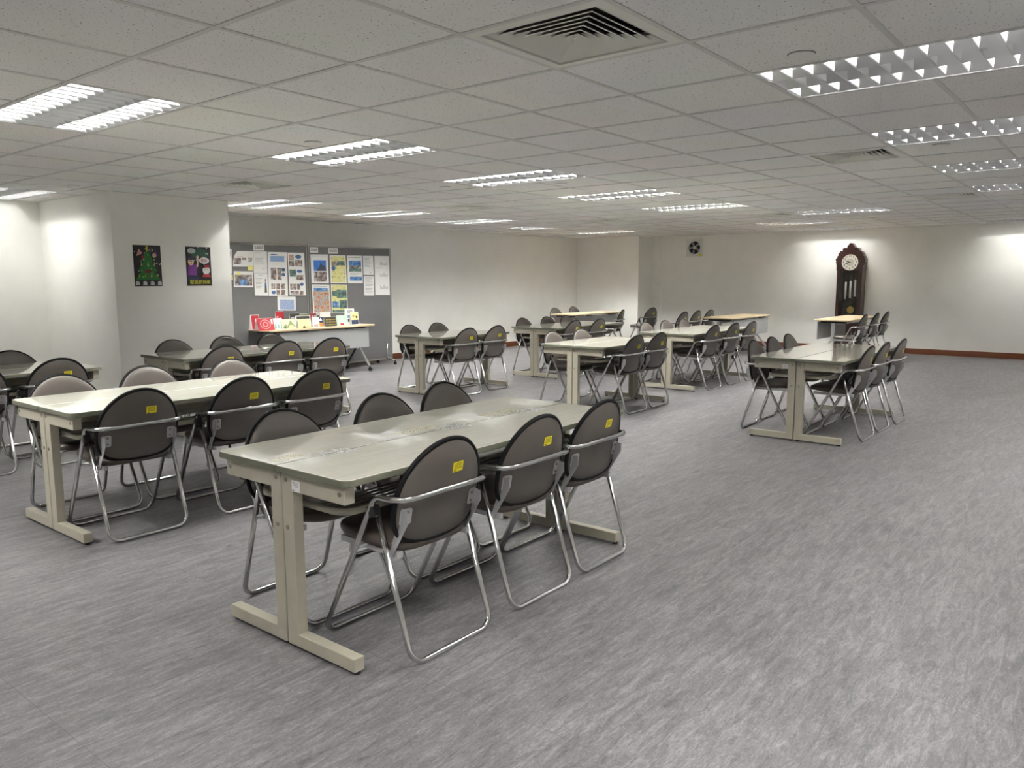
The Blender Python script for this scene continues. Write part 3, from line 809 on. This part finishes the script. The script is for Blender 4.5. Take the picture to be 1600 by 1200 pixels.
# open wall side board
paper('notice_sheet', 'poster with a blue sky cathedral photograph', 'notice sheet', R4(zb_,160,292,448,772,3,20),
      [('lines',.07,.05,.9,.08,1),('sky',.16,.2,.88,.58),('steeple',.28,.24,.88,.58),('dark',.16,.60,.88,.95)])
paper('notice_sheet', 'yellow printed poster with small photos', 'notice sheet', R4(zb_,480,308,745,772,3,20),
      [('yellow',.08,.03,.94,.97),('dark',.10,.22,.5,.38),('green',.5,.2,.92,.36),('bubble',.08,.38,.32,.55)])
paper('notice_sheet', 'white poster of blue grey photos beside the yellow one', 'notice sheet', R4(zb_,768,312,1018,775,3,18),
      [('lines',.1,.06,.9,.12,1),('blue',.1,.18,.92,.36),('dark',.1,.36,.92,.58),('green',.12,.46,.9,.57),('lines',.15,.62,.9,.72,3),('blue',.14,.76,.94,.9)])
paper('notice_sheet', 'narrow text page above another narrow text page', 'notice sheet', R4(zb_,1035,316,1205,636,2,10), [('lines',.1,.06,.8,.6,9),('lines',.6,.86,.85,.93,2)])
paper('notice_sheet', 'narrow text page under another narrow text page', 'notice sheet', R4(zb_,1050,655,1218,978,2,8), [('lines',.12,.06,.9,.9,12)])
paper('notice_sheet', 'long white page with three small bar charts', 'notice sheet', R4(zb_,1226,318,1468,970,2,16), [('bars',.35,.13,.9,.24),('bars',.35,.42,.9,.53),('bars',.35,.74,.9,.85),('lines',.1,.3,.6,.33,1)])
paper('notice_sheet', 'collage poster of orange and teal photos', 'notice sheet', R4(zc,784,450,930,690,2,14), [('lines',.08,.05,.9,.1,1),('blue',.1,.12,.94,.22),('warm',.06,.22,.95,.98)])
paper('notice_sheet', 'yellow green poster with dark blue photos', 'notice sheet', R4(zc,944,450,1078,686,2,8), [('yellow',.03,.02,.97,.98),('green',.06,.22,.36,.42),('green',.36,.18,.95,.48),('blue',.06,.6,.45,.82),('green',.5,.55,.95,.84),('green',.06,.9,.9,.99)])

# ------------------------------------------------------------------ greeting cards on the table
def zd(x, y): return (380+x/7.619, 450+y/7.619)
M['cardred'] = mat('card_red', (.30,.010,.018), .45); M['cardmint'] = mat('card_mint', (.52,.70,.60), .5); M['cardgreen'] = mat('card_pale_green', (.56,.62,.42), .5)
M['cardyellow'] = mat('card_yellow', (.78,.70,.32), .5); M['carddark'] = mat('card_dark', (.03,.028,.02), .5); M['cardnavy'] = mat('card_navy', (.02,.035,.09), .5)
M['cardorange'] = mat('card_orange', (.75,.30,.07), .5); M['gold'] = mat('card_gold', (.45,.36,.12), .4); M['pink'] = mat('card_pink', (.62,.30,.28), .5)
M['olive'] = mat('card_olive', (.20,.26,.12), .5); M['teal'] = mat('card_teal', (.20,.36,.36), .5)
def card(label, box, mt, art=(), y=6.28, tilt=.18, border=None):
    y = 6.40+(y-6.17)*.93
    x0, y0, x1, y1 = box
    a = on_y(*zd(x0,y1), y); b = on_y(*zd(x1,y1), y); c = on_y(*zd(x0,y0), y)
    w = b[0]-a[0]; h = c[1]-a[1]; z = .7055
    hh = max(.06, (c[1]-z))
    t = thing('greeting_card', label, 'greeting card', ((a[0]+b[0])/2, y, z), 0, 'greeting cards on the display table')
    tt = math.sin(tilt); ch = math.cos(tilt)
    P = lambda u, v, d=0: (-w/2+u*w, v*hh*tt/ch-d, v*hh)
    fr = MB(); fr.quad([P(0,0),P(1,0),P(1,1),P(0,1)], border or mt); f_ = fr.build('front', t); so = f_.modifiers.new('solid','SOLIDIFY'); so.thickness = .001
    bk = MB(); dpt = hh*tt/ch
    bk.quad([(-w/2,2*dpt,0),(-w/2,dpt,hh),(w/2,dpt,hh),(w/2,2*dpt,0)], 'paper'); g_ = bk.build('back', t); so = g_.modifiers.new('solid','SOLIDIFY'); so.thickness = .001
    ar = MB(); k = 1
    if border: ar.quad([P(.06,.05,.0008),P(.94,.05,.0008),P(.94,.95,.0008),P(.06,.95,.0008)], mt); k += 1
    for it in art:
        kind, u0, v0, u1, v1, m2 = it; d = .0008*k+.0004; k += 1
        if kind == 'rect': ar.quad([P(u0,v0,d),P(u1,v0,d),P(u1,v1,d),P(u0,v1,d)], m2)
        elif kind == 'tri': ar.quad([P(u0,v0,d),P(u1,v0,d),P((u0+u1)/2,v1,d)], m2)
        elif kind == 'oval':
            ar.quad([P((u0+u1)/2+(u1-u0)/2*math.cos(q*PI/10),(v0+v1)/2+(v1-v0)/2*math.sin(q*PI/10),d) for q in range(20)], m2)
    if ar.f: ar.build('picture', t)
    return t
card('red greeting card with white border and white candle', (105,320,208,468), 'cardred', [('rect',.45,.12,.62,.62,'paper'),('tri',.47,.62,.6,.8,'paper'),('rect',.7,.1,.85,.35,'carddark')], 6.36, .15, 'paper')
card('wide red greeting card with pale wreath, foremost on the table', (185,364,380,482), 'cardred', [('oval',.16,.12,.80,.88,'pink'),('oval',.2,.17,.76,.83,'cardred'),('oval',.3,.3,.66,.7,'pink'),('oval',.36,.36,.6,.64,'cardred'),('rect',.84,.5,.93,.9,'paper')], 6.17, .3)
card('small pale mint greeting card beside the wide red one', (368,364,460,472), 'cardmint', [('tri',.1,.1,.4,.6,'teal'),('tri',.5,.15,.8,.5,'teal'),('rect',0,.7,1,1,'plinthwhite')], 6.24, .2)
card('dark red greeting card with white figure, standing at the rear', (402,280,498,420), 'cardred', [('oval',.3,.35,.75,.6,'paper'),('rect',.1,.62,.3,.7,'paper'),('rect',.45,.05,.8,.3,'carddark')], 6.58, .12)
card('pale green landscape greeting card with dark hills', (470,378,632,472), 'cardgreen', [('tri',.02,.1,.5,.55,'olive'),('tri',.35,.2,1.0,.9,'olive'),('oval',.5,.05,.85,.4,'cardyellow'),('tri',.1,.05,.3,.3,'carddark')], 6.22, .3)
card('narrow mint greeting card behind the green landscape card', (628,375,686,470), 'cardmint', [('rect',.15,.15,.85,.4,'plinthwhite')], 6.29, .2)
card('black greeting card with pale border, behind the yellow card', (636,333,812,440), 'carddark', [('tri',.15,.2,.3,.8,'olive'),('tri',.4,.2,.55,.85,'olive'),('tri',.65,.2,.8,.8,'olive')], 6.46, .15, 'paper')
card('yellow greeting card with pale trees in the middle of the table', (662,372,812,472), 'cardyellow', [('tri',.1,.3,.3,.9,'cardgreen'),('tri',.6,.3,.9,.85,'cardgreen'),('tri',.3,.02,.6,.3,'carddark'),('rect',.6,.05,.95,.15,'gold')], 6.20, .25)
card('dark photo greeting card at the rear above the green landscape', (566,300,680,400), 'carddark', [('rect',.1,.3,.45,.7,'panelgrey'),('rect',.55,.4,.9,.8,'cardnavy')], 6.60, .1)
card('olive brown greeting card at the rear, above the yellow card', (682,306,780,400), 'olive', [('rect',.1,.6,.9,.9,'carddark')], 6.62, .1)
card('maroon photo greeting card at the rear of the snow globe', (806,298,880,400), 'darkred', [('oval',.2,.4,.6,.8,'pink'),('rect',.65,.3,.95,.8,'panelgrey')], 6.57, .1)
card('grey photo greeting card between the maroon and white cards', (876,298,926,400), 'panelgrey', [('rect',.15,.3,.85,.8,'ink')], 6.63, .1)
card('navy and orange greeting card with white roof', (892,346,976,458), 'cardnavy', [('rect',0,0,1,.38,'cardorange'),('tri',.0,.38,.35,.6,'cardorange'),('tri',.2,.6,.7,.9,'paper')], 6.34, .15)
card('pale round snow globe greeting card', (830,352,912,462), 'plinthwhite', [('oval',.08,.3,.92,.98,'paper'),('rect',.2,.02,.8,.3,'pink')], 6.24, .15)
card('blank white greeting card at the rear', (928,286,1050,400), 'paper', [('rect',.3,.3,.7,.5,'plinthwhite')], 6.56, .1)
card('black greeting card covered in gold dots', (978,347,1118,444), 'carddark', [('oval',.08+.12*(k%7),.12+.26*(k//7),.15+.12*(k%7),.26+.26*(k//7),'gold') for k in range(21)], 6.24, .2)
card('mint greeting card with red and white base', (1120,328,1252,436), 'cardmint', [('rect',.3,.02,.6,.22,'cardred'),('rect',.6,.02,.95,.2,'plinthwhite'),('oval',.35,.2,.6,.45,'paper')], 6.30, .15)
card('tall white photo greeting card behind the framed yellow card', (1228,246,1338,428), 'paper', [('rect',.25,.68,.8,.92,'panelgrey'),('rect',.2,.4,.6,.6,'ltblue'),('rect',.2,.15,.6,.35,'cardnavy')], 6.42, .12)
card('framed yellow greeting card with navy base at the table end', (1287,287,1382,420), 'cardyellow', [('rect',.08,.05,.92,.38,'cardnavy'),('oval',.2,.6,.5,.8,'gold'),('oval',.6,.5,.85,.7,'carddark')], 6.24, .12, 'paper')

# ------------------------------------------------------------------ posters on the pillar
M['pblack'] = mat('poster_black', (.012,.012,.014), .6); M['pgreen'] = mat('poster_green', (.015,.15,.02), .6); M['pgreen2'] = mat('poster_dark_green', (.01,.06,.03), .6)
M['pviolet'] = mat('poster_violet', (.14,.02,.20), .6); M['pskin'] = mat('poster_skin', (.62,.45,.28), .6); M['pnavy'] = mat('poster_navy', (.015,.02,.06), .6)
M['pyellow'] = mat('poster_yellow', (.50,.46,.03), .6); M['pwhite'] = mat('poster_white', (.62,.62,.62), .6); M['pred'] = mat('poster_red', (.35,.02,.03), .6)
def poster(cx, label):
    t = thing('poster', label, 'poster', (cx, PY-.0015, 1.53), 0, 'posters on the pillar')
    MB().box(-.15,.15,-.0005,.0015,-.217,.217,'pblack').build('sheet', t)
    return t
class Art(MB):
    k = 0
    def y(s): s.k += 1; return -.0008-.00015*s.k
    def poly(s, pts, m_): y = s.y(); s.quad([(a, y, b) for a, b in pts], m_); return s
    def oval(s, cx, cz, rx, rz, m_, n=20): return s.poly([(cx+rx*math.cos(2*PI*k/n), cz+rz*math.sin(2*PI*k/n)) for k in range(n)], m_)
    def text(s, word, cx, cz, size, m_):
        y = s.y(); s.add(text_mesh(word), m_, Matrix.Translation((cx, y, cz)) @ Matrix.Rotation(PI/2, 4, 'X') @ Matrix.Scale(size, 4)); return s
p1 = poster(1.88, 'dark poster of a decorated green fir tree with snow')
a = Art()
for w, z0, z1, m_ in ((.135,-.15,.02,'pgreen'),(.105,-.06,.10,'pgreen'),(.06,.05,.16,'pgreen')): a.poly([(-w,z0),(w,z0),(w*.85,z0+.03),(.012,z1),(-.012,z1),(-w*.85,z0+.03)], m_)
a.poly([(-.008,.15),(.008,.15),(.012,.21),(-.012,.21)], 'pyellow')
for k in range(4): a.poly([(-.105+.065*k,-.12),(-.09+.065*k,-.12),(-.095+.065*k,-.08)], 'pyellow')
for k in range(3): a.poly([(-.075+.07*k,.0),(-.058+.07*k,.0),(-.066+.07*k,.05)], 'pskin')
a.oval(0,-.06,.04,.018,'darkred')
rnd = random.Random(3)
for k in range(26):
    px, pz = rnd.uniform(-.14,.14), rnd.uniform(-.13,.2)
    a.oval(px, pz, .006, .006, 'pwhite', 8)
a.poly([(-.12,.10),(-.05,.13),(-.09,.18)], 'pink'); a.poly([(-.07,.05),(-.03,.1),(-.06,.11)], 'pred')
a.poly([(.06,.10),(.12,.11),(.09,.17)], 'pviolet'); a.oval(.075,.11,.022,.025,'pskin')
for k in range(4):
    cx = -.12+.08*k; a.poly([(cx-.025,-.205),(cx+.02,-.205),(cx+.022,-.18),(cx+.005,-.16),(cx-.02,-.165)], 'pwhite')
a.build('artwork', p1)
p2 = poster(2.465, 'dark poster of a cartoon figure and santa with yellow writing')
a = Art()
a.oval(.02,.14,.10,.06,'pgreen2'); a.oval(-.08,.17,.05,.03,'panelgrey'); a.oval(.0,.08,.03,.05,'pnavy')
for k in range(18): a.oval(rnd.uniform(-.14,.14), rnd.uniform(.05,.21), .006, .007, 'pwhite', 8)
a.poly([(-.14,-.10),(-.03,-.10),(-.02,.02),(-.13,.02)], 'pviolet'); a.poly([(-.14,-.17),(-.0,-.17),(-.02,-.10),(-.14,-.10)], 'pnavy')
a.poly([(-.03,-.02),(-.01,.0),(.0,.09),(-.02,.09)], 'pskin'); a.oval(-.012,.10,.016,.02,'pskin')
a.oval(-.095,.05,.034,.04,'pskin'); a.oval(-.095,.085,.036,.018,'pnavy'); a.oval(-.105,.055,.005,.006,'pblack',8); a.oval(-.083,.055,.005,.006,'pblack',8); a.oval(-.093,.035,.010,.008,'pred',10)
a.oval(.065,.065,.062,.036,'pwhite'); a.poly([(.05,.035),(.075,.035),(.06,.01)], 'pwhite'); a.text('聖誕', .065, .065, .040, 'pred')
a.oval(.085,-.045,.045,.045,'pwhite'); a.poly([(.05,-.02),(.13,-.01),(.12,.015),(.07,.015)], 'pred'); a.oval(.07,-.035,.005,.006,'pblack',8); a.oval(.1,-.035,.005,.006,'pblack',8)
a.poly([(.03,-.12),(.14,-.12),(.12,-.085),(.05,-.085)], 'pred')
a.text('聖誕節快樂', .005, -.180, .050, 'pyellow')
a.build('artwork', p2)

# ------------------------------------------------------------------ tall clock
ck = thing('grandfather_clock', 'tall dark mahogany clock with arched carved top and white dial', 'clock', (WC-.005, 1.57, 0))
# local: depth along -x, width along y, z up; face at x = -D
D = .25; HWc = .225
def arch(hw, zs, zp, n=9):
    return [(hw*math.cos(PI*k/(2*n)), zs+(zp-zs)*math.sin(PI*k/(2*n))) for k in range(n+1)]
def fy(a, b, d): return (d, -a, b)
cz, rd = 1.665, .150
ca = MB()
ca.box(-D, 0, -HWc, HWc, .10, .55, 'mahog')                       # base cabinet
ca.box(-D-.02, 0, -HWc-.02, HWc+.02, 0, .10, 'mahog'); ca.box(-D-.012, 0, -HWc-.012, HWc+.012, .52, .56, 'mahog')
for s_ in (-1, 1): ca.box(-D, 0, s_*HWc-(.055 if s_ > 0 else 0), s_*HWc+(0 if s_ > 0 else .055), .56, 1.52, 'mahog')
ca.box(-.02, 0, -HWc, HWc, .56, 1.52, 'mahog')
ca.build('case', ck, bevel=.006)
# hood: arch shaped block with round opening ring
hd = MB(); n = 40
outer = []
for k in range(n):
    t_ = 2*PI*k/n; c_, s_ = math.cos(t_), math.sin(t_)
    if s_ >= 0: outer.append((HWc*c_*1.03, cz+.235*s_))
    else:
        m_ = max(abs(c_)/1.03, abs(s_)/.75); outer.append((HWc*c_/m_*1.0, cz+.20*s_/m_))
b0 = len(hd.v); mi = hd.m('mahog')
for d in (-D-.02, -D+.03):
    for a_, b_ in outer: hd.v.append(Vector(fy(a_, b_, d)))
    for k in range(n): hd.v.append(Vector(fy(rd*1.0*math.cos(2*PI*k/n), cz+rd*math.sin(2*PI*k/n), d)))
for k in range(n):
    k2 = (k+1) % n
    hd.face([b0+k, b0+k2, b0+n+k2, b0+n+k][::-1], mi); hd.face([b0+n+k, b0+n+k2, b0+3*n+k2, b0+3*n+k][::-1], mi)
    hd.face([b0+k, b0+2*n+k, b0+2*n+k2, b0+k2][::-1], mi)
hd.prism(outer, -D+.03, 0, 'mahog', fy)
hd.build('hood', ck)
cv = MB()
for k in range(15):
    t_ = PI*k/14; rr = .030+.012*(k % 2)
    a_, b_ = HWc*1.0*math.cos(t_), cz+.235*math.sin(t_)
    cv.cyl(fy(a_, b_, -D-.028), fy(a_, b_, -.02), rr*.8, 'mahog', n=12)
cv.cyl(fy(0, cz+.275, -D-.03), fy(0, cz+.275, -.02), .055, 'mahog', n=16)
cv.cyl(fy(0, cz+.325, -D-.02), fy(0, cz+.325, -.06), .030, 'mahog', n=14)
for s_ in (-1, 1):
    cv.cyl(fy(s_*.10, cz+.235, -D-.03), fy(s_*.10, cz+.235, -.02), .034, 'mahog', n=14)
    cv.cyl(fy(s_*.155, cz+.185, -D-.03), fy(s_*.155, cz+.185, -.02), .030, 'mahog', n=14)
    cv.cyl(fy(s_*.215, cz+.03, -D-.03), fy(s_*.215, cz+.03, -.02), .022, 'mahog', n=12)
    cv.cyl(fy(s_*.215, cz-.04, -D-.03), fy(s_*.215, cz-.04, -.02), .020, 'mahog', n=12)
cv.build('carved_crest', ck)
dl = MB().cyl(fy(0,cz,-D+.012), fy(0,cz,-D-.004), rd-.003, 'dial', n=48); dial = dl.build('dial', ck)
dc = MB().cyl(fy(0,cz,-D-.004), fy(0,cz,-D-.006), .072, 'dialsilver', n=36); dc.build('dial_centre', dial)
nm = MB()
for h_ in range(1, 13):
    t_ = PI/2-2*PI*h_/12; px, pz = .112*math.cos(t_), cz+.112*math.sin(t_)
    # dial faces -x: its reader's right hand is towards -y
    T = Matrix.Translation((-D-.0065, -px, pz)) @ Matrix.Rotation(-PI/2, 4, 'Z') @ Matrix.Rotation(PI/2, 4, 'X') @ Matrix.Scale(.054, 4)
    nm.add(text_mesh(str(h_)), 'ink', T)
nm.build('numerals', dial)
def hand(name, ang, ln, w, d):
    t_ = PI/2-math.radians(ang); ux, uz = math.cos(t_), math.sin(t_); vx, vz = -uz, ux
    m_ = MB(); m_.prism([(-.02*ux-w*.5*vx,-.02*uz-w*.5*vz),(ln*.7*ux-w*vx,ln*.7*uz-w*vz),(ln*ux,ln*uz),(ln*.7*ux+w*vx,ln*.7*uz+w*vz),(-.02*ux+w*.5*vx,-.02*uz+w*.5*vz)], d, d-.002, 'black', lambda a, b, c: (c, -a, cz+b)); m_.build(name, dial)
hand('hour_hand', 291, .072, .009, -D-.009); hand('minute_hand', 251, .105, .007, -D-.012)
dr = MB()
MB().box(-.04,-.035,-HWc+.055,HWc-.055,.58,1.50,'darkgap').build('back_panel', ck)
for q, (py, z0, z1) in enumerate(((.085,.98,1.30),(.0,1.0,1.32),(-.085,1.03,1.34))):
    w = MB().cyl((-.14,py,z0),(-.14,py,z1), .018, 'weights', n=14).cyl((-.14,py,z1),(-.14,py,1.51), .003, 'brass', n=6); w.build('weight', ck)
pn = MB().cyl((-.10,-.01,.80),(-.10,-.01,1.5), .005, 'brass', n=8).cyl((-.095,-.01,.78),(-.108,-.01,.78), .065, 'brass', n=28); pn.build('pendulum', ck)
gl = bpy.data.materials.new('clear_glass'); gl.use_nodes = True; nt = gl.node_tree
for nd in list(nt.nodes): nt.nodes.remove(nd)
ou = nt.nodes.new('ShaderNodeOutputMaterial'); mxs = nt.nodes.new('ShaderNodeMixShader'); tr = nt.nodes.new('ShaderNodeBsdfTransparent'); gs = nt.nodes.new('ShaderNodeBsdfGlossy'); gs.inputs['Roughness'].default_value = .03
mxs.inputs[0].default_value = .06; nt.links.new(tr.outputs[0], mxs.inputs[1]); nt.links.new(gs.outputs[0], mxs.inputs[2]); nt.links.new(mxs.outputs[0], ou.inputs[0])
dg = MB(); dg.box(-D+.006,-D+.009,-HWc+.055,HWc-.055,.56,1.52,gl); dg.build('glass_door', ck)
bb = MB().box(-D-.008,-D,-HWc+.06,HWc-.06,.16,.47,'mahog'); bb.build('base_panel', ck, bevel=.004)

# ------------------------------------------------------------------ wall fan and conduit
fa = thing('exhaust_fan', 'white square exhaust fan with dark round opening high on the wall', 'exhaust fan', (WC, 4.815, 2.03))
sq = .185
fm = MB(); n = 32; b0 = 0; mi = fm.m('whiteplate'); ro = .135
sqr = []
for k in range(n):
    t_ = 2*PI*k/n; c_, s_ = math.cos(t_), math.sin(t_); m_ = max(abs(c_), abs(s_)); sqr.append((sq*c_/m_, sq*s_/m_))
for d in (-.045, 0):
    for a_, b_ in sqr: fm.v.append(Vector((d, -a_, b_)))
    for k in range(n): fm.v.append(Vector((d, -ro*math.cos(2*PI*k/n), ro*math.sin(2*PI*k/n))))
for k in range(n):
    k2 = (k+1) % n
    fm.face([k, k2, n+k2, n+k][::-1], mi); fm.face([n+k, n+k2, 3*n+k2, 3*n+k][::-1], mi); fm.face([k, 2*n+k, 2*n+k2, k2][::-1], mi)
fm.build('frame', fa, bevel=.004)
MB().cyl((-.002,0,0),(-.0005,0,0), ro, 'darkgap', n=32).build('back_plate', fa)
M['fanblade'] = mat('grey_fan_blade', (.32,.32,.33), .4)
for k in range(5):
    t_ = 2*PI*k/5+PI/2+.3
    pts = []
    for r_, w_, dx in ((.036,.016,0),(.075,.034,0),(.115,.040,0),(.128,.024,0)): pts.append((r_, w_))
    bl = MB(); L_ = [(r_*math.cos(t_)-w_*math.sin(t_), r_*math.sin(t_)+w_*math.cos(t_), -.030) for r_, w_ in pts]; R_ = [(r_*math.cos(t_)+w_*.45*math.sin(t_), r_*math.sin(t_)-w_*.45*math.cos(t_), -.014) for r_, w_ in pts]
    bl.quad([(d, -a_, b_) for a_, b_, d in L_+R_[::-1]], 'fanblade'); o = bl.build('blade', fa); so = o.modifiers.new('solid','SOLIDIFY'); so.thickness = .003
MB().cyl((-.002,0,0),(-.042,0,0), .040, 'whiteplate', n=24, r2=.034).build('hub', fa)
yl = MB().box(-.047,-.0455,-.182,-.115,-.182,-.135,'yellow'); yl.build('sticker', fa)['label'] = 'small yellow sticker'
MB().box(-.012,0,-.150,-.142,.186,.253,'whiteplate').build('cable', fa)
co = MB().box(WC-.028, WC, 5.60, 5.64, bh, ZC-.002, 'wall').build('conduit', bevel=.004)
tag(co, 'thin white conduit running up the wall beside the column', 'conduit')

# ------------------------------------------------------------------ camera, world, view
cd = bpy.data.cameras.new('camera'); cam = bpy.data.objects.new('camera', cd); C.objects.link(cam)
cd.sensor_fit = 'HORIZONTAL'; cd.sensor_width = 36; cd.lens = FPX/1600*36; cd.clip_start = .05
mw = Matrix((( RT.x, UP.x, -FW.x, CAM[0]),(RT.y, UP.y, -FW.y, CAM[1]),(RT.z, UP.z, -FW.z, CAM[2]),(0,0,0,1)))
cam.matrix_world = mw
sc = bpy.context.scene; sc.camera = cam
w = bpy.data.worlds.new('world'); sc.world = w; w.use_nodes = True
w.node_tree.nodes['Background'].inputs[0].default_value = (.05,.05,.05,1); w.node_tree.nodes['Background'].inputs[1].default_value = .2
sc.view_settings.view_transform = 'Standard'; sc.view_settings.look = 'None'; sc.view_settings.gamma = 1; sc.view_settings.use_curve_mapping = False
sc.view_settings.exposure = 2.14
cy = sc.cycles
cy.max_bounces = 10; cy.diffuse_bounces = 6; cy.glossy_bounces = 5; cy.transparent_max_bounces = 8
cy.sample_clamp_indirect = 6; cy.caustics_reflective = True; cy.blur_glossy = 1.0
cy.use_denoising = True
try: cy.use_light_tree = True
except Exception: pass
